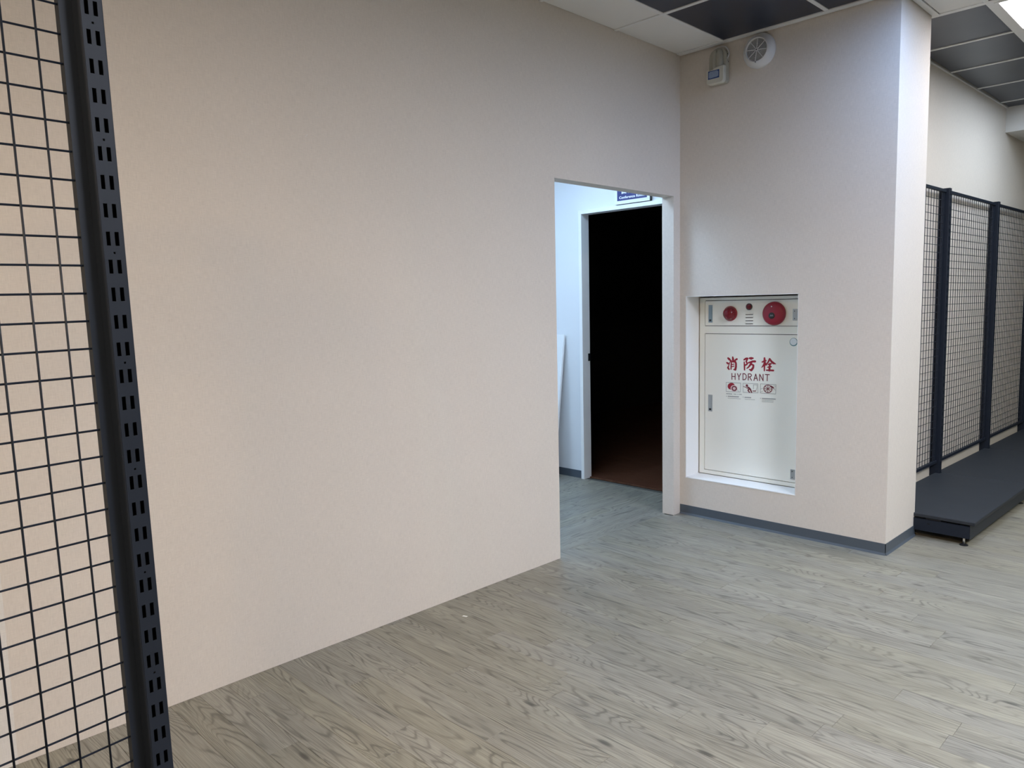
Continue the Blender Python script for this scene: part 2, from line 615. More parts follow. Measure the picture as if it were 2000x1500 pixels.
# ------------------------------------------------------------------ suspended ceiling
ceiling = struct(MB().box(-7.2, 7.0, -6.7, T_A, H + 0.09, H + 0.12).build('ceiling', 'void'))
TP = 0.605
XS_L = [-0.047 - TP * k for k in range(12)]             # grid lines left of the pier
XS_R = [0.487 + TP * k for k in range(5)]
YS = [0.0, -0.310] + [-0.310 - TP * k for k in range(1, 11)]
tile_cache = {}


def tile(x0, x1, y0, y1, mat):
    g = 0.004
    key = (round(abs(x1 - x0), 3), round(abs(y1 - y0), 3), mat)
    if key not in tile_cache:
        a, b = key[0] / 2 - g, key[1] / 2 - g
        tile_cache[key] = MB().box(-a, a, -b, b, 0, 0.014).mesh('ceiling_tile', mat)
    link_mesh('ceiling_tile', tile_cache[key], ceiling, ((x0 + x1) / 2, (y0 + y1) / 2, H + 0.004))


def is_lamp(xc, yc):
    return any(abs(xc - l[0]) < 0.2 and abs(yc - l[1]) < 0.2 for l in LAMPS)


cells = []
for a in range(len(XS_L) - 1):
    for b in range(len(YS) - 1):
        cells.append((XS_L[a + 1], XS_L[a], YS[b + 1], YS[b], 'white_tile' if b == 0 else 'black_tile'))
for b in range(3, len(YS) - 1):       # column of cells in front of the pier
    cells.append((XS_L[0], XS_R[0], YS[b + 1], YS[b], 'black_tile'))
cells.append((XS_L[0], XS_R[0], YS[3], -W_COL - 0.035, 'white_tile'))
for a in range(len(XS_R) - 1):
    cells.append((XS_R[a], XS_R[a + 1], YS[3], -1.00 - 0.023 * (XS_R[a + 1] - 0.475), 'black_tile'))
    for b in range(3, len(YS) - 1):
        cells.append((XS_R[a], XS_R[a + 1], YS[b + 1], YS[b], 'black_tile'))
cells.append((XS_R[-1], 3.13, YS[3], -1.06, 'black_tile'))
for b in range(3, len(YS) - 1):
    cells.append((XS_R[-1], 3.04, YS[b + 1], YS[b], 'black_tile'))
for x0, x1, y0, y1, m in cells:
    if not is_lamp((x0 + x1) / 2, (y0 + y1) / 2):
        tile(x0, x1, y0, y1, m)

bw = 0.012


def tbar(x0, x1, y0, y1, zlow=0.0):
    MB().box(x0, x1, y0, y1, H - zlow, H + 0.006).build('ceiling_rail', 'tbar', ceiling, bevel=0.001)


for x in XS_L[1:]:
    tbar(x - bw, x + bw, -6.4, -0.001, 0.001)
for x in XS_R[1:]:
    tbar(x - bw, x + bw, -6.4, -1.0 - 0.023 * (x - 0.475), 0.001)
for y in YS[1:3]:
    tbar(-6.8, XS_L[0], y - bw, y + bw)
for y in YS[3:]:
    tbar(-6.8, 3.1, y - bw, y + bw)
tbar(-0.050, -0.008, -W_COL - 0.02, -0.006, 0.002)        # along the hydrant wall
tbar(XS_L[0] - bw, XS_L[0] + bw, -6.4, -W_COL - 0.03, 0.001)
tbar(-0.045, D_COL + 0.02, -W_COL - 0.036, -W_COL - 0.004, 0.002)
tbar(XS_R[0] - bw - 0.012, XS_R[0] + bw, -6.4, -1.0, 0.001)
tbar(XS_R[0], 3.1, YS[3] - 0.045, YS[3] + 0.002, 0.0015)
o = MB().box(0.0, 2.68, -0.998, -0.9835, H - 0.004, H + 0.004).build('ceiling_rail', 'tbar', ceiling)
o.matrix_world = frC


def ceiling_light(x, y, col, strength, label, z=H):
    t = thing('ceiling_light', label, 'light', (x, y, z), 'square ceiling light panels')
    hw, fw = 0.29, 0.018
    mb = MB()
    mb.box(-hw, hw, -hw, -hw + fw, -0.004, 0.03)
    mb.box(-hw, hw, hw - fw, hw, -0.004, 0.03)
    mb.box(-hw, -hw + fw, -hw + fw, hw - fw, -0.004, 0.03)
    mb.box(hw - fw, hw, -hw + fw, hw - fw, -0.004, 0.03)
    mb.build('frame', 'tbar', t)
    a = hw - fw - 0.0005
    MB().box(-a, a, -a, a, 0.0, 0.008).build('diffuser', emitter('lit_diffuser', col, strength), t)
    return t


LAMP_LABELS = [
    'lit square ceiling light at the top right edge, beside dark tiles',
    'bluish ceiling light panel just in front of the hydrant wall, above the picture',
    'neutral ceiling light panel above the middle of the shop floor',
    'second neutral ceiling light panel above the shop floor, nearer the pier',
    'warm ceiling light panel behind the wire rack, nearer the long wall',
    'warm ceiling light panel behind the wire rack, farther from the long wall',
    'cool ceiling light panel above the middle shelving deck',
    'cool ceiling light panel beside the lowered beam',
    'ceiling light panel far out in the shop opposite the shelving',
    'unseen white ceiling light panel added to brighten the floor at the right',
]
for (x, y, c, s), lab in zip(LAMPS, LAMP_LABELS):
    low = x > 3.1
    ceiling_light(x, y, c, s, lab, 2.666 - 0.032 if low else H)
ceiling_light(-0.55, 0.72, HALL_LAMP[0], HALL_LAMP[1], 'cool ceiling light panel in the corridor behind the doorway', 2.60 - 0.032)
ceiling_light(-1.35, 1.65, HALL_LAMP[0], HALL_LAMP[1] * 1.1, 'unseen second cool light panel added to brighten the corridor', 2.60 - 0.032)  # extra panel out of view, added to brighten the lower corridor wall

# ------------------------------------------------------------------ wire-mesh shelving
BAY = 1.175
Z_TOP = 2.087
POST_W = 0.042


def slotted_face():
    """front plate of an upright with two columns of real slots"""
    xs = [-0.018, -0.0118, -0.0047, -0.0017, 0.0020, 0.0030, 0.0105, 0.018]
    # columns: plate | slot | plate.. pin hole ..plate | slot | plate
    z0 = 1.207 + 0.2590 - 0.0250
    zs = [0.0]
    cells = []
    k = math.floor(z0 / 0.05)
    base = z0 - k * 0.05
    z = base
    idx = 0
    rows = []
    while z + 0.025 < Z_TOP - 0.01:
        if z > 0.16:
            rows.append((z, z + 0.025, 'slot'))
            n = round((z - (1.207 + 0.0734 - 0.0372)) / 0.05)
            if n % 4 == 0:
                zc = z + 0.0372
                rows.append((zc - 0.0019, zc + 0.0019, 'pin'))
        z += 0.05
    cuts = [0.0]
    kinds = []
    for a, b, kd in rows:
        if b > Z_TOP:
            break
        kinds.append('plain')
        cuts.append(a)
        kinds.append(kd)
        cuts.append(b)
    kinds.append('plain')
    cuts.append(Z_TOP)
    mb = MB()
    idx = {}

    def vid(i, j):
        if (i, j) not in idx:
            idx[(i, j)] = len(mb.v)
            mb.v.append((xs[i], -0.028, cuts[j]))
        return idx[(i, j)]
    for j, kd in enumerate(kinds):
        for i in range(len(xs) - 1):
            if kd == 'slot' and i in (1, 5):
                continue
            if kd == 'pin' and i == 3:
                continue
            mb.f.append((vid(i, j), vid(i + 1, j), vid(i + 1, j + 1), vid(i, j + 1)))
    return mb


_face = slotted_face()
face_me = bpy.data.meshes.new('slotted_face')
face_me.from_pydata(_face.v, [], _face.f)
face_me.materials.append(M['metal'])
hw = POST_W / 2
_b = MB()
for s in (-1, 1):
    _b.box(s * hw, s * (hw - 0.002), -0.025, 0.036, 0, Z_TOP)
    _b.prism([(s * hw, -0.025), (s * (hw - 0.0015), -0.0275), (s * 0.018, -0.028), (s * 0.018, -0.026), (s * (hw - 0.002), -0.025)], 2, 0, Z_TOP)
_b.box(-hw, hw, 0.034, 0.036, 0, Z_TOP)
_b.box(-hw, hw, -0.0255, 0.034, Z_TOP - 0.003, Z_TOP)
_b.box(-hw + 0.002, hw - 0.002, 0.028, 0.033, 0, Z_TOP - 0.004)
post_body_me = _b.mesh('upright_body', 'metal')
_v = MB().box(-hw + 0.003, hw - 0.003, 0.004, 0.006, 0.02, Z_TOP - 0.01)  # near-black sheet painting the shade behind the slots
post_void_me = _v.mesh('upright_shade', 'void')
_s = MB().lathe([(0.0, 0.0045), (-0.003, 0.004), (-0.004, 0.002)], (-hw, 0.012, 0), 'x', 10)  # bright discs paint the light seen through holes in the post
hole_light_me = _s.mesh('hole_light', 'chrome', True)
_f = MB()
_f.lathe([(0, 0.022), (0.004, 0.022), (0.009, 0.010)], (0, 0, 0), 'z', 16)
foot_me = _f.mesh('foot_pad', 'black')
bolt_me = MB().lathe([(0.008, 0.006), (0.050, 0.006)], (0, 0, 0), 'z', 10).mesh('foot_bolt', 'chrome', True)


def upright(root, x, hole_lights=True):
    body = link_mesh('upright', post_body_me, root, (x, 0, 0))
    f = link_mesh('slotted_face', face_me, body)
    md = f.modifiers.new('solid', 'SOLIDIFY')
    md.thickness = 0.0016
    md.offset = 0.0
    link_mesh('upright_shade', post_void_me, body)
    if hole_lights:
        for z in (0.372, 1.936):
            link_mesh('hole_light', hole_light_me, body, (0, 0, z))
    return body


def wire_bay(root, x0, single_wires, right_post=False, left_post=True, end_plate=False):
    if left_post:
        upright(root, x0)
    if right_post:
        upright(root, x0 + BAY)
    xa, xb = x0 + hw + 0.0003, x0 + BAY - hw - 0.0003
    # mesh frame
    for s, xe in ((1, xa), (-1, xb)):
        mb = MB()
        mb.box(xe, xe + s * 0.0215, -0.001, 0.0015, 0.205, 2.078)
        mb.box(xe + s * 0.0195, xe + s * 0.0215, 0.0015, 0.016, 0.205, 2.078)
        mb.build('mesh_stile', 'metal', root)
    MB().box(xa + 0.0005, xb - 0.0005, -0.010, 0.010, 2.0585, 2.078).build('mesh_top_rail', 'metal', root, bevel=0.0015)
    MB().box(xa + 0.0005, xb - 0.0005, -0.010, 0.010, 0.205, 0.224).build('mesh_bottom_rail', 'metal', root, bevel=0.0015)
    vx = []
    x = x0 + BAY - 0.082
    while x > x0 + 0.045:
        vx.append(x)
        x -= 0.0512
    hz = [0.257 + 0.05 * k for k in range(37) if 0.257 + 0.05 * k < 2.055]
    r = 0.0020
    if single_wires:
        vme = MB().tube([(0, 0.0005, 0.215), (0, 0.0005, 2.065)], r, 8).mesh('wire', 'metal', True)
        hme = MB().tube([(xa + 0.010, 0.0042, 0), (xb - 0.010, 0.0042, 0)], r, 8).mesh('wire', 'metal', True)
        for x in vx:
            link_mesh('wire', vme, root, (x, 0, 0))
        for z in hz:
            link_mesh('wire', hme, root, (0, 0, z))
    else:
        mb = MB()
        for x in vx:
            mb.tube([(x, 0.0005, 0.215), (x, 0.0005, 2.065)], r, 6)
        for z in hz:
            mb.tube([(xa + 0.010, 0.0042, z), (xb - 0.010, 0.0042, z)], r, 6)
        o = mb.build('wire_grid', 'metal', root, True)
        o['kind'] = 'stuff'
    # base deck
    n = 0.0235
    pts = [(x0 + 0.001, -0.555), (x0 + BAY - 0.001, -0.555), (x0 + BAY - 0.001, -0.032), (x0 + BAY - n, -0.032),
           (x0 + BAY - n, 0.0), (x0 + n, 0.0), (x0 + n, -0.032), (x0 + 0.001, -0.032)]
    MB().prism(pts, 2, 0.118, 0.138).build('deck_board', 'deck', root, bevel=0.004, seg=3)
    MB().box(x0 + 0.002, x0 + BAY - 0.002, -0.533, -0.531, 0.038, 0.117).build('kick_plate', 'deck', root)
    for xe in ([x0 + 0.001] if not right_post else [x0 + 0.001, x0 + BAY - 0.003]):
        mb = MB()
        mb.box(xe, xe + 0.002, -0.530, -0.030, 0.042, 0.110)
        mb.box(xe, xe + 0.02, -0.530, -0.030, 0.108, 0.110)
        br = mb.build('base_bracket', 'metal', root)
        for yy in (-0.502, -0.075):
            fx = xe + 0.012 if xe < x0 + 0.1 else xe - 0.010
            ft = link_mesh('foot_pad', foot_me, br, (fx, yy, 0.0))
            link_mesh('foot_bolt', bolt_me, br, (fx, yy, 0.0))
        MB().box(xe - 0.0006, xe + 0.0003, -0.331, -0.318, 0.083, 0.090).build('bracket_hole', 'void', br)
        if end_plate and xe < x0 + 0.1:
            MB().box(xe + 0.003, xe + 0.02, -0.385, -0.310, 0.1105, 0.1175).build('deck_clip', 'void', br)


frS = frC @ Matrix.Translation((-0.002, -1.02, 0))
BAY_LABELS = ['dark wire-mesh shelving bay nearest the pier, partly hidden behind it',
              'middle dark wire-mesh shelving bay with low deck',
              'farthest dark wire-mesh shelving bay, cut off by the right edge']
for k in range(3):
    t = thing('wire_shelving_bay', BAY_LABELS[k], 'shelf', group='wire-mesh shelving bays along the right wall',
              mat=frS @ Matrix.Translation((BAY * k, 0, 0)))
    wire_bay(t, 0.0, False, right_post=(k == 2), end_plate=(k == 0))

# free-standing rack close to the camera
rack_m = (Matrix.Translation((-3.7469, -1.1306, 1.2070)) @ Matrix.Rotation(0.0906, 4, 'Z') @ Matrix.Rotation(-0.0114, 4, 'X')
          @ Matrix.Rotation(-0.0135, 4, 'Y') @ Matrix.Translation((0.082 - BAY, 0, -1.207)))
t = thing('wire_rack', 'free-standing dark wire-mesh rack with slotted upright in the left foreground', 'rack', mat=rack_m)
wire_bay(t, 0.0, True, right_post=True)

# ------------------------------------------------------------------ hydrant cabinet
CX = 0.155
cab = thing('hydrant_cabinet', 'cream fire hydrant cabinet with red bell set in the wall recess', 'cabinet', (CX, -0.4025, 0.2475))


def C(y):
    return y + 0.4025


def Z(z):
    return z - 0.2475


Y0, Y1 = -0.049, -0.756
DY0, DY1 = -0.0855, -0.7195
ZB, ZT = 0.250, 1.388
U0, U1, L0, L1 = 1.2085, 1.3705, 0.2745, 1.162
mb = MB()
for y0, y1, z0, z1 in ((Y0, DY0, ZB, ZT), (DY1, Y1, ZB, ZT), (DY0, DY1, U1, ZT), (DY0, DY1, L1, U0), (DY0, DY1, ZB, L0)):
    mb.box(0, 0.012, C(y0), C(y1), Z(z0), Z(z1))
mb.box(0.012, 0.17, C(Y0), C(Y0 - 0.002), Z(ZB), Z(ZT))
mb.box(0.012, 0.17, C(Y1), C(Y1 + 0.002), Z(ZB), Z(ZT))
mb.box(0.012, 0.17, C(Y0), C(Y1), Z(ZB), Z(ZB + 0.002))
mb.box(0.012, 0.17, C(Y0), C(Y1), Z(ZT - 0.002), Z(ZT))
mb.build('cabinet_frame', 'cabinet', cab)
MB().box(0.013, 0.168, C(Y0 - 0.003), C(Y1 + 0.003), Z(ZB + 0.003), Z(ZT - 0.003)).build('cabinet_shade', 'void', cab)  # near-black block, paints the shade behind the door gaps
g = 0.0036
up = MB().box(-0.001, 0.012, C(DY0 - g), C(DY1 + g), Z(U0 + g), Z(U1 - g)).build('alarm_panel', 'cabinet', cab, bevel=0.0012)
lo = MB().box(-0.001, 0.012, C(DY0 - g), C(DY1 + g), Z(L0 + g), Z(L1 - g)).build('cabinet_door', 'cabinet', cab, bevel=0.0012)


def latch(par, y0, y1, z0, z1, mat):
    m = MB()
    a, b, c, d = C(y0), C(y1), Z(z0), Z(z1)
    m.box(-0.003, 0.0, a, b, c, d)
    o = m.build('latch', mat, par, bevel=0.0008)
    MB().box(-0.0055, -0.003, a - 0.006, b + 0.006, c + 0.025, d - 0.012).build('latch_lever', mat, o, bevel=0.001)
    MB().box(-0.0045, -0.003, a - 0.007, b + 0.007, c + 0.008, c + 0.02).build('latch_keyhole', 'black', o)
    o['label'] = 'grey metal latch'


latch(up, -0.113, -0.141, 1.231, 1.342, 'blue_steel')
latch(lo, -0.114, -0.143, 0.661, 0.769, 'steel')

# red strobe lamp
lamp = MB().lathe([(0.0, 0.046), (-0.008, 0.046), (-0.010, 0.043)], (-0.001, C(-0.2665), Z(1.287)), 'x', 32).build('lamp_base', 'red_bell', up, True)
prof = [(-0.009 - 0.040 * math.sin(a), 0.042 * math.cos(a)) for a in [i * math.pi / 2 / 8 for i in range(8)]] + [(-0.049, 0.003)]
MB().lathe(prof, (-0.001, C(-0.2665), Z(1.287)), 'x', 32).build('lamp_dome', 'red_lens', lamp, True)
m = MB()
for i in range(20):
    a = 2 * math.pi * i / 20
    m.tube([(-0.012, C(-0.2665) + 0.0415 * math.cos(a), Z(1.287) + 0.0415 * math.sin(a)),
            (-0.034, C(-0.2665) + 0.0335 * math.cos(a), Z(1.287) + 0.0335 * math.sin(a))], 0.0016, 5)
m.build('lamp_ribs', 'red_bell', lamp)
# small indicator
ind = MB().lathe([(0, 0.0205), (-0.006, 0.0205), (-0.007, 0.017)], (-0.001, C(-0.392), Z(1.3275)), 'x', 24).build('indicator_ring', 'black', up, True)
MB().lathe([(-0.006, 0.016), (-0.013, 0.014), (-0.018, 0.009), (-0.020, 0.003)], (-0.001, C(-0.392), Z(1.3275)), 'x', 20).build('indicator_lens', 'red_lens', ind, True)
# louvre slots
for z in (1.2845, 1.2657, 1.247, 1.228):
    lv = MB().prism([(0.0, Z(z) - 0.0035), (0.0, Z(z) + 0.0045), (-0.006, Z(z) - 0.002)], 1, C(-0.366), C(-0.419)).build('louvre', 'cabinet', up)
    MB().box(-0.0015, 0.0005, C(-0.368), C(-0.417), Z(z) - 0.0068, Z(z) - 0.0036).build('louvre_slot', 'void', lv)
# alarm bell
by, bz = C(-0.556), Z(1.285)
bell = MB().lathe([(-0.004, 0.0705), (-0.012, 0.0705), (-0.022, 0.068), (-0.029, 0.060), (-0.032, 0.045), (-0.033, 0.022), (-0.033, 0.004)],
                  (0, by, bz), 'x', 40).build('bell', 'red_bell', up, True)
hub = MB().lathe([(-0.032, 0.019), (-0.035, 0.019), (-0.0365, 0.016)], (0, by + 0.004, bz - 0.012), 'x', 24).build('bell_hub', 'black', bell, True)
for dy in (-0.006, 0.004):
    MB().tube([(-0.0367, by + 0.004 + dy - 0.004, bz - 0.016), (-0.0367, by + 0.004 + dy, bz - 0.006), (-0.0367, by + 0.004 + dy + 0.004, bz - 0.016)], 0.0009, 5).build('hub_mark', 'steel', hub)
MB().lathe([(-0.0300, 0.0045), (-0.0335, 0.0035)], (0, by + 0.006, bz + 0.042), 'x', 12).build('bell_highlight', 'white_plastic', bell)  # small white disc painting a highlight on the bell
m = MB()
for i in range(5):
    m.box(-0.0338, -0.031, by + 0.013 - i * 0.0075, by + 0.009 - i * 0.0075, bz + 0.023, bz + 0.026)
m.build('bell_lettering', 'maroon_print', bell)


def hinge(par, y0, y1, z0, z1):
    m = MB()
    a, b, c, d = C(y0), C(y1), Z(z0), Z(z1)
    m.box(-0.004, -0.0005, a, b, c, d)
    h = m.build('hinge', 'steel', par, bevel=0.0008)
    MB().tube([(-0.006, b - 0.006, c + 0.012), (-0.006, b - 0.006, d - 0.012)], 0.005, 10).build('hinge_pin', 'steel', h, True)
    for zz in (c + 0.012, d - 0.012):
        MB().lathe([(-0.004, 0.003), (-0.0055, 0.002)], (0, (a + b) / 2 + 0.003, zz), 'x', 10).build('hinge_screw', 'black', h)
    MB().box(-0.0045, -0.0005, b - 0.014, b - 0.004, (c + d) / 2 - 0.013, (c + d) / 2 + 0.013).build('hinge_leaf', 'steel', h)


hinge(up, -0.667, -0.695, 1.243, 1.310)
hinge(lo, -0.668, -0.697, 0.297, 0.357)
st = MB().lathe([(-0.001, 0.0245), (-0.0018, 0.0245)], (0, C(-0.6745), Z(1.117)), 'x', 28).build('sticker', 'green_rim', lo)
MB().lathe([(-0.0018, 0.0205), (-0.0022, 0.0205)], (0, C(-0.6745) + 0.001, Z(1.117) + 0.002), 'x', 28).build('sticker_face', 'sticker', st)

# printed marks on the door, millimetres on the door plane (y, z, pen width)
HAN = [[(-252.2,1007.8,9.7),(-260.7,1001.3,11.6),(-268.2,994.8,7.7)],[(-242.9,979.4,6.8),(-250.3,975.8,10.6),(-257.8,972.2,6.8)],[(-259.1,938.4,7.8),(-251.6,947.7,9.7),(-256.8,961.5,4.8),(-263.0,979.2,4.2),(-270.3,993.9,5.4)],[(-283.8,1015.6,7.7),(-286.0,1003.1,11.5),(-286.1,991.6,8.7)],[(-312.2,1004.0,9.6),(-301.8,998.9,7.7),(-292.4,991.8,4.8)],[(-268.2,997.7,4.8),(-274.5,993.1,5.8)],[(-272.5,988.2,5.8),(-287.2,986.8,7.7),(-301.9,987.4,9.6)],[(-275.0,987.3,6.8),(-273.8,962.2,6.8),(-272.9,939.0,5.8)],[(-300.8,989.3,9.6),(-306.2,977.0,9.6),(-306.4,955.8,10.0),(-302.3,938.4,11.6),(-289.8,937.8,3.9)],[(-275.8,967.7,4.8),(-285.3,970.4,4.8),(-293.6,972.6,4.8)],[(-275.9,954.6,4.8),(-285.4,957.3,4.8),(-293.8,960.1,4.8)],[(-360.8,1001.9,7.6),(-374.0,1010.0,9.5),(-384.3,1010.3,9.5)],[(-383.2,1009.4,8.5),(-375.3,991.0,8.5),(-379.5,982.7,6.6),(-381.6,976.1,7.6),(-370.4,969.0,7.6)],[(-362.0,988.6,5.7),(-363.9,965.9,8.0),(-364.6,939.2,6.7)],[(-396.5,1012.6,7.6),(-407.6,1012.1,13.2),(-420.7,1013.8,6.6)],[(-383.6,981.9,5.7),(-400.8,988.2,7.6),(-416.9,993.5,9.4),(-434.0,994.2,10.4)],[(-409.9,987.6,10.4),(-402.0,971.2,9.5),(-391.0,957.5,7.2),(-379.8,949.4,4.8)],[(-403.0,973.2,4.7),(-414.1,974.5,7.6),(-423.2,970.2,9.4),(-421.4,955.0,10.4),(-409.4,939.4,11.4),(-395.2,943.4,3.8)],[(-479.0,992.1,5.6),(-490.8,997.2,8.4),(-504.5,1002.3,5.6)],[(-494.4,1016.9,8.4),(-495.7,997.4,11.2),(-494.7,971.2,8.4),(-494.5,939.4,5.6)],[(-496.8,988.1,10.2),(-489.1,972.8,8.4),(-477.4,959.3,3.7)],[(-499.8,988.2,5.6),(-506.8,977.3,8.4)],[(-527.8,1013.4,8.3),(-519.3,994.5,7.4),(-508.7,981.1,5.6),(-500.9,973.3,3.7)],[(-527.8,1013.4,7.4),(-539.7,997.1,10.2),(-551.5,988.3,11.1),(-566.1,984.3,3.7)],[(-517.5,979.6,4.7),(-526.3,981.4,6.5),(-537.0,984.0,7.4)],[(-514.8,961.8,4.7),(-526.6,964.7,6.5),(-537.3,966.4,7.4)],[(-529.2,982.8,8.4),(-527.6,963.3,9.3),(-526.9,942.8,10.2)],[(-508.2,943.8,6.5),(-528.8,943.8,7.8),(-552.2,943.9,8.3)]]
ENG = [[(-279.4,913.2,5.4),(-279.8,875.5,5.4)],[(-301.5,913.3,5.4),(-301.9,875.7,5.4)],[(-279.6,893.9,5.4),(-301.7,895.0,5.4)],[(-317.2,914.0,5.4),(-327.8,893.4,5.4)],[(-339.0,915.1,5.4),(-327.8,893.4,5.4)],[(-327.8,893.4,5.4),(-328.4,876.2,5.4)],[(-354.5,915.8,5.4),(-354.9,876.6,5.4)],[(-354.5,915.5,5.3),(-367.9,915.0,5.3),(-376.2,905.5,5.3),(-376.4,890.2,5.3),(-369.3,879.9,5.3),(-354.9,877.0,5.4)],[(-390.4,915.7,5.3),(-390.2,876.7,5.3)],[(-390.4,916.1,5.3),(-405.7,916.0,5.3),(-411.8,909.1,5.3),(-406.9,899.4,5.3),(-390.6,896.3,5.3)],[(-399.8,896.2,5.3),(-412.2,877.3,5.3)],[(-439.0,917.1,5.3),(-427.4,876.8,5.3)],[(-439.0,917.1,5.3),(-451.5,878.1,5.3)],[(-431.2,890.2,5.3),(-447.3,891.1,5.3)],[(-465.0,917.4,5.3),(-464.5,877.9,5.3)],[(-465.0,917.4,5.3),(-487.4,879.1,5.3)],[(-486.9,917.6,5.3),(-487.4,878.2,5.3)],[(-500.7,917.3,5.2),(-527.2,917.7,5.2)],[(-514.5,917.0,5.2),(-513.6,879.6,5.2)]]
FR = [[(-240.7,855.2,2.5),(-339.6,856.0,2.5),(-338.1,800.1,2.5),(-241.1,796.7,2.5),(-240.7,855.2,2.5)],[(-356.2,856.0,2.5),(-454.8,857.8,2.4),(-455.4,802.1,2.5),(-356.7,799.4,2.5),(-356.2,856.0,2.5)],[(-470.7,858.8,2.4),(-569.8,859.9,2.4),(-568.7,803.2,2.4),(-470.4,802.2,2.4),(-470.7,858.8,2.4)],[(-309.7,818.5,1.9),(-328.7,802.4,1.9)],[(-425.0,823.9,2.7),(-424.7,850.4,2.7),(-448.8,851.8,2.6),(-448.1,831.0,2.6),(-441.2,815.4,2.6)],[(-413.9,813.6,1.5),(-425.1,811.5,1.5)],[(-472.1,826.8,1.9),(-488.0,833.5,1.9)],[(-555.4,851.6,1.9),(-569.0,849.6,1.8)],[(-555.7,832.1,2.2),(-568.4,825.5,2.2)],[(-472.4,808.9,1.9),(-486.2,814.6,1.9)]]
PIC = [[(-386.2,833.8,5.7),(-394.4,830.5,11.4),(-405.7,819.8,10.5)],[(-387.3,825.3,4.8),(-373.9,832.1,4.2),(-357.4,835.9,3.1)],[(-395.5,822.0,9.5),(-389.5,813.0,7.6),(-399.8,801.3,6.7)],[(-404.7,820.7,9.5),(-414.1,802.2,7.6)],[(-423.1,811.4,5.3),(-440.2,812.5,5.3)],[(-537.9,848.7,7.5),(-547.8,842.8,9.3),(-556.6,837.7,5.6)]]
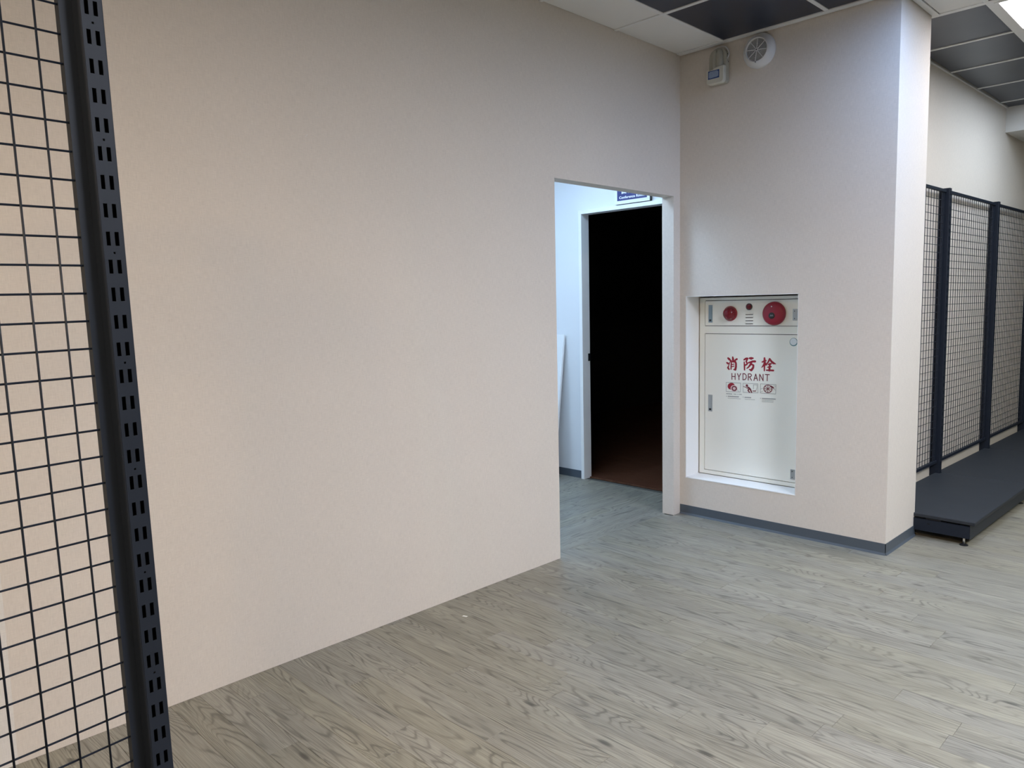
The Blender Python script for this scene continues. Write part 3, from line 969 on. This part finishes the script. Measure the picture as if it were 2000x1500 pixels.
SM = [[(-243.4,783.1,5.1),(-250.7,783.2,5.1)],[(-253.8,783.2,5.1),(-261.0,783.3,5.1)],[(-264.2,783.4,5.1),(-271.4,783.4,5.1)],[(-274.5,783.5,5.1),(-281.7,783.6,5.0)],[(-293.2,784.5,4.3),(-297.7,784.5,4.3)],[(-299.6,784.5,4.3),(-304.0,784.5,4.3)],[(-305.9,784.5,4.2),(-310.3,784.5,4.3)],[(-317.4,784.8,2.7),(-321.0,784.9,2.7)],[(-322.6,784.9,2.7),(-326.3,784.9,2.7)],[(-332.0,785.2,4.3),(-335.9,785.2,4.2)],[(-337.5,785.2,4.2),(-341.4,785.1,4.2)],[(-343.1,785.1,4.2),(-347.0,785.0,4.2)],[(-255.2,767.7,6.6),(-264.0,767.8,6.6)],[(-267.8,767.9,6.6),(-276.6,768.0,6.6)],[(-280.4,768.0,6.6),(-289.1,768.2,6.6)],[(-292.9,768.2,6.6),(-301.6,768.3,6.6)],[(-305.3,768.4,6.6),(-314.0,768.5,6.6)],[(-317.7,768.5,6.6),(-326.4,768.7,6.6)],[(-253.2,756.0,2.5),(-258.5,756.1,2.5)],[(-260.8,756.1,2.5),(-266.0,756.1,2.5)],[(-268.3,756.2,2.5),(-273.5,756.2,2.5)],[(-275.8,756.2,2.5),(-281.0,756.2,2.5)],[(-283.3,756.3,2.5),(-288.5,756.3,2.5)],[(-290.8,756.3,2.5),(-296.0,756.4,2.5)],[(-298.2,756.4,2.5),(-303.4,756.4,2.5)],[(-305.7,756.4,2.5),(-310.9,756.4,2.5)],[(-313.1,756.5,2.5),(-318.3,756.5,2.5)],[(-320.5,756.5,2.5),(-325.7,756.6,2.5)],[(-327.9,756.6,2.5),(-333.1,756.6,2.5)],[(-335.3,756.6,2.5),(-340.5,756.7,2.5)],[(-243.5,767.5,4.3),(-245.7,767.4,4.3)],[(-369.4,768.6,6.1),(-377.0,768.7,6.1)],[(-380.2,768.8,6.1),(-387.8,768.9,6.1)],[(-391.0,769.0,6.1),(-398.5,769.1,6.1)],[(-401.7,769.2,6.1),(-409.2,769.3,6.1)],[(-369.6,757.1,2.5),(-374.4,757.2,2.5)],[(-376.5,757.2,2.5),(-381.3,757.3,2.5)],[(-383.3,757.3,2.5),(-388.2,757.4,2.5)],[(-390.2,757.4,2.5),(-395.0,757.5,2.5)],[(-397.1,757.5,2.5),(-401.8,757.6,2.5)],[(-403.9,757.7,2.5),(-408.7,757.7,2.5)],[(-410.7,757.8,2.5),(-415.5,757.8,2.5)],[(-417.5,757.9,2.5),(-422.3,758.0,2.5)],[(-424.3,758.0,2.5),(-429.1,758.1,2.5)],[(-431.1,758.1,2.5),(-435.8,758.2,2.5)],[(-357.0,769.6,4.2),(-359.5,769.5,4.2)],[(-483.8,770.1,6.4),(-491.6,770.3,6.4)],[(-494.9,770.3,6.4),(-502.6,770.5,6.4)],[(-505.9,770.6,6.4),(-513.6,770.8,6.4)],[(-516.8,770.8,6.4),(-524.5,771.0,6.4)],[(-527.8,771.1,6.4),(-535.4,771.3,6.4)],[(-538.7,771.3,6.4),(-546.3,771.5,6.3)],[(-549.5,771.6,6.3),(-557.1,771.8,6.3)],[(-560.4,771.8,6.3),(-567.9,772.0,6.3)],[(-483.0,759.7,2.5),(-487.8,759.7,2.5)],[(-489.9,759.7,2.5),(-494.8,759.8,2.4)],[(-496.9,759.8,2.4),(-501.7,759.9,2.5)],[(-503.8,759.9,2.4),(-508.6,760.0,2.4)],[(-510.7,760.0,2.4),(-515.5,760.0,2.4)],[(-517.6,760.1,2.4),(-522.4,760.1,2.4)],[(-524.5,760.1,2.4),(-529.3,760.2,2.4)],[(-531.4,760.2,2.4),(-536.2,760.3,2.4)],[(-538.2,760.3,2.4),(-543.0,760.4,2.4)],[(-545.1,760.4,2.4),(-549.8,760.4,2.4)],[(-551.9,760.5,2.4),(-556.6,760.5,2.4)],[(-482.1,751.1,2.8),(-486.9,751.2,2.8)],[(-488.9,751.2,2.8),(-493.7,751.3,2.8)],[(-495.8,751.3,2.8),(-500.6,751.4,2.8)],[(-502.6,751.5,2.8),(-507.4,751.6,2.8)],[(-509.5,751.6,2.8),(-514.2,751.7,2.8)],[(-516.3,751.8,2.8),(-521.0,751.9,2.8)],[(-523.1,751.9,2.8),(-527.8,752.0,2.8)],[(-529.9,752.0,2.8),(-534.6,752.1,2.8)],[(-536.6,752.2,2.8),(-541.4,752.3,2.8)],[(-543.4,752.3,2.8),(-548.1,752.4,2.8)],[(-550.1,752.4,2.8),(-554.8,752.5,2.8)],[(-472.2,770.2,4.1),(-474.5,770.1,4.1)]]
layer = [0]


def ink(mb, pts, thick=1.0):
    pts = [(C(y / 1000), Z(z / 1000), w / 2000 * thick) for y, z, w in pts]

    def xoff():
        layer[0] += 1
        return -0.00125 - 0.000004 * layer[0]
    for i in range(len(pts) - 1):
        (y0, z0, a), (y1, z1, b) = pts[i], pts[i + 1]
        dy, dz = y1 - y0, z1 - z0
        L = math.hypot(dy, dz) or 1e-9
        ny, nz = -dz / L, dy / L
        x = xoff()
        mb.poly([(x, y0 + ny * a, z0 + nz * a), (x, y1 + ny * b, z1 + nz * b), (x, y1 - ny * b, z1 - nz * b), (x, y0 - ny * a, z0 - nz * a)])
    for y, z, a in pts:
        x = xoff()
        mb.poly([(x, y + a * math.cos(t * math.pi / 4), z + a * math.sin(t * math.pi / 4)) for t in range(8)])


def blob(mb, y, z, ry, rz, rot=0.0, n=24, r0=None, a0=0.0, a1=2 * math.pi):
    """filled ellipse, or part of a ring when r0 is given"""
    layer[0] += 1
    x = -0.00125 - 0.000004 * layer[0]
    c, s = math.cos(rot), math.sin(rot)

    def p(t, k):
        u, v = ry * k * math.cos(t), rz * k * math.sin(t)
        return (x, C(y) + u * c - v * s, Z(z) + u * s + v * c)
    if r0 is None:
        mb.poly([p(2 * math.pi * i / n, 1) for i in range(n)])
    else:
        for i in range(n):
            t0, t1 = a0 + (a1 - a0) * i / n, a0 + (a1 - a0) * (i + 1) / n
            mb.poly([p(t0, r0), p(t1, r0), p(t1, 1), p(t0, 1)])


def flat(mb, name, mat):
    me = bpy.data.meshes.new(name)
    me.from_pydata(mb.v, [], mb.f)
    me.materials.append(M[mat])
    o = bpy.data.objects.new(name, me)
    COL.objects.link(o)
    o.parent = lo
    return o


for name, a, b in (('printed_character', 0, 11), ('printed_character', 11, 18), ('printed_character', 18, 28)):
    m = MB()
    for s_ in HAN[a:b]:
        ink(m, s_, 1.32)
    flat(m, name, 'red_print')
m = MB()
for s_ in ENG:
    ink(m, s_, 1.0)
flat(m, 'printed_word', 'maroon_print')
m = MB()
for s_ in FR:
    ink(m, s_)
flat(m, 'pictogram_outline', 'grey_print')
m = MB()
blob(m, -0.2755, 0.8325, 0.025, 0.021, rot=-0.3)
flat(m, 'pictogram_bell', 'red_print')
m = MB()
blob(m, -0.2945, 0.8200, 0.023, 0.0205)
flat(m, 'pictogram_bell_band', 'pink_print')
m = MB()
blob(m, -0.2965, 0.8195, 0.0185, 0.0165, r0=0.55)
flat(m, 'pictogram_bell_rim', 'maroon_print')
m = MB()
for s_ in PIC[:5]:
    ink(m, s_)
blob(m, -0.382, 0.843, 0.008, 0.008)
flat(m, 'pictogram_person', 'maroon_print')
m = MB()
ink(m, PIC[5])
blob(m, -0.519, 0.831, 0.0285, 0.0255, r0=0.82, n=32)
blob(m, -0.519, 0.831, 0.0055, 0.005)
for i in range(8):
    a = math.pi / 8 + i * math.pi / 4 + math.pi / 8
    ink(m, [(-519 + 4 * math.cos(a), 831 + 4 * math.sin(a), 3.2), (-519 + 25 * math.cos(a), 831 + 22 * math.sin(a), 3.2)])
flat(m, 'pictogram_reel', 'maroon_print')
m = MB()
for s_ in SM:
    ink(m, s_, 0.9)
flat(m, 'small_print', 'grey_print')

# ------------------------------------------------------------------ round ceiling-height speaker
sp = thing('wall_speaker', 'round white speaker with a grey grille high on the wall', 'speaker', (0, -0.5215, 2.7625))
R = 0.0945
MB().lathe([(0.0, R), (-0.010, R + 0.001), (-0.018, R - 0.002), (-0.034, 0.082), (-0.044, 0.070), (-0.046, 0.0645), (-0.043, 0.0605), (-0.036, 0.0595), (-0.036, 0.002)],
           (0, 0, 0), 'x', 48).build('housing', 'white_plastic', sp, True)
gr = MB().lathe([(-0.0365, 0.0595), (-0.0375, 0.0595)], (0, 0, 0), 'x', 40).build('grille', 'grille', sp)
m = MB()
for i in range(9):
    r_ = 0.012 + i * 0.0055
    m.tube([(-0.040, r_ * math.cos(t_ * math.pi / 18), r_ * math.sin(t_ * math.pi / 18)) for t_ in range(37)], 0.0012, 5, caps=False)
o = m.build('grille_ring', 'white_plastic', gr, True)
o['kind'] = 'stuff'
for i in range(8):
    a = i * math.pi / 4 + 0.12
    MB().tube([(-0.041, 0.006 * math.cos(a), 0.006 * math.sin(a)), (-0.042, 0.0605 * math.cos(a), 0.0605 * math.sin(a))], 0.0022, 6).build('grille_spoke', 'white_plastic', gr, True)
MB().lathe([(-0.040, 0.0085), (-0.0435, 0.0085)], (0, 0, 0), 'x', 16).build('grille_hub', 'white_plastic', gr)
MB().lathe([(-0.043, 0.0035), (-0.045, 0.0030)], (0, 0, 0), 'x', 12).build('hub_screw', 'black', gr)
MB().lathe([(-0.0445, 0.0035), (-0.0475, 0.0030)], (0, 0.004, -0.067), 'x', 12).build('rim_screw', 'grille', sp)

# ------------------------------------------------------------------ air freshener on the wall
af = thing('air_freshener', 'cream plastic air freshener with blue label beside the round speaker', 'dispenser', (0, -0.276, 2.63))
a0, a1 = 0.057, -0.056          # half widths in y
zt = 0.203
pts = [(a1, 0.012), (a1 + 0.008, 0.0), (a0 - 0.008, 0.0), (a0, 0.012)]
arc = []
for i in range(9):
    t_ = math.pi * i / 8
    arc.append((a0 * math.cos(t_), 0.155 + (zt - 0.155) * math.sin(t_)))
pts += arc
MB().prism(pts, 0, -0.036, 0.0).build('housing', 'cream_dark', af, bevel=0.004)
cov = [(a1, 0.010), (a1 + 0.012, -0.004), (a0 - 0.012, -0.004), (a0, 0.010), (a0, 0.078), (a0 - 0.015, 0.077), (a0 - 0.035, 0.080), (0.0, 0.088), (-0.02, 0.092), (a1 + 0.01, 0.093), (a1, 0.093)]
cv = MB().prism(cov, 0, -0.064, -0.0362).build('front_cover', 'cream_plastic', af, bevel=0.006, seg=3)
MB().box(-0.0652, -0.0638, 0.045, -0.027, 0.027, 0.073).build('label', 'label_blue', cv)
MB().prism([(0.040, 0.036), (0.040, 0.064), (0.032, 0.069), (-0.014, 0.069), (-0.022, 0.062), (-0.022, 0.038), (-0.014, 0.034), (0.034, 0.032)], 0, -0.0660, -0.0650).build('label_panel', 'label_pale', cv)
for yb, rb in ((0.016, 0.016), (-0.018, 0.018)):
    MB().lathe([(0.0, rb), (0.085, rb), (0.100, rb * 0.75), (0.106, rb * 0.3)], (-0.040, yb, 0.085), 'z', 18).build('refill_bottle', 'cream_dark', af, True)
MB().box(-0.0480, -0.0362, 0.004, -0.001, 0.080, 0.175).build('divider', 'cream_plastic', af, bevel=0.001)
for zz, xx in ((0.160, -0.020), (0.143, -0.020), (0.135, -0.020), (0.126, -0.020), (0.118, -0.014)):
    MB().box(xx - 0.004, xx + 0.004, a1 - 0.0008, a1 + 0.0005, zz - 0.0032, zz + 0.0032).build('vent_hole', 'black', af)
cab_pts = [(-0.030, yy, zz) for yy, zz in ((0.022, 0.200), (0.0, 0.2075), (-0.025, 0.207), (-0.048, 0.198), (-0.064, 0.181), (-0.0705, 0.161), (-0.066, 0.143), (-0.055, 0.134))]
MB().tube(cab_pts, 0.0030, 8).build('cable', 'white_plastic', af, True)

# ------------------------------------------------------------------ corridor things
sg = thing('room_sign', 'blue and white Conference Room sign above the dark doorway', 'sign', (HALL_X, 0.603, 2.073))
SX = -0.030
MB().box(SX + 0.002, 0, 0.151, -0.151, 0.0, 0.205).build('sign_box', 'black', sg)
MB().box(SX, SX + 0.002, 0.151, -0.151, 0.0, 0.205).build('sign_face', 'sign_white', sg)
MB().box(SX - 0.001, SX, 0.128, -0.129, 0.024, 0.184).build('sign_field', 'sign_blue', sg)


def text(body, name, size, parent, loc, mat, width=None, bold=0.0):
    cu = bpy.data.curves.new(name, 'FONT')
    cu.body = body
    cu.size = size
    cu.align_x = 'CENTER'
    cu.extrude = 0.0004
    cu.offset = bold
    tmp = bpy.data.objects.new('tmp_text', cu)
    COL.objects.link(tmp)
    bpy.context.view_layer.update()
    dg = bpy.context.evaluated_depsgraph_get()
    me = bpy.data.meshes.new_from_object(tmp.evaluated_get(dg))
    bpy.data.objects.remove(tmp)
    me.materials.clear()
    me.materials.append(M[mat])
    if width and len(me.vertices):
        xs = [v.co.x for v in me.vertices]
        k = width / (max(xs) - min(xs))
        for v in me.vertices:
            v.co.x *= k
    o = bpy.data.objects.new(name, me)
    COL.objects.link(o)
    o.parent = parent
    # text +X points to world -Y, text up is world Z, facing -X
    o.matrix_local = Matrix.Translation(loc) @ Matrix(((0, 0, -1), (-1, 0, 0), (0, 1, 0))).to_4x4()
    return o


text('Conference Room', 'sign_lettering', 0.0245, sg, (SX - 0.0012, 0.001, 0.037), 'sign_white', 0.218, 0.0006)
text('\u6703\u8b70\u5ba4', 'sign_characters', 0.072, sg, (SX - 0.0012, 0.001, 0.078), 'sign_white', 0.20, 0.0022)

# board leaning against the corridor wall
ang = math.atan2(0.145, 1.12)
bd = MB().box(-0.018, 0.0, 0.0, 0.62, 0.0, 1.135).build('leaning_board', 'white_trim', bevel=0.0015)
bd.location = (0.197, 1.26, 0.003)
bd.rotation_euler = (0, ang, 0)
bd['label'] = 'white board leaning against the corridor wall beside the dark doorway'
bd['category'] = 'board'

# scrap of paper on the floor
sc = MB().prism([(-0.012, -0.004), (0.010, -0.006), (0.013, 0.003), (-0.009, 0.005)], 2, 0.0, 0.0006).build('paper_scrap', 'paper_scrap')
sc.location = (-2.030, -0.190, 0.0003)
sc.rotation_euler = (0, 0, -1.1)
sc['label'] = 'tiny white scrap of paper on the grey plank floor'
sc['category'] = 'paper'
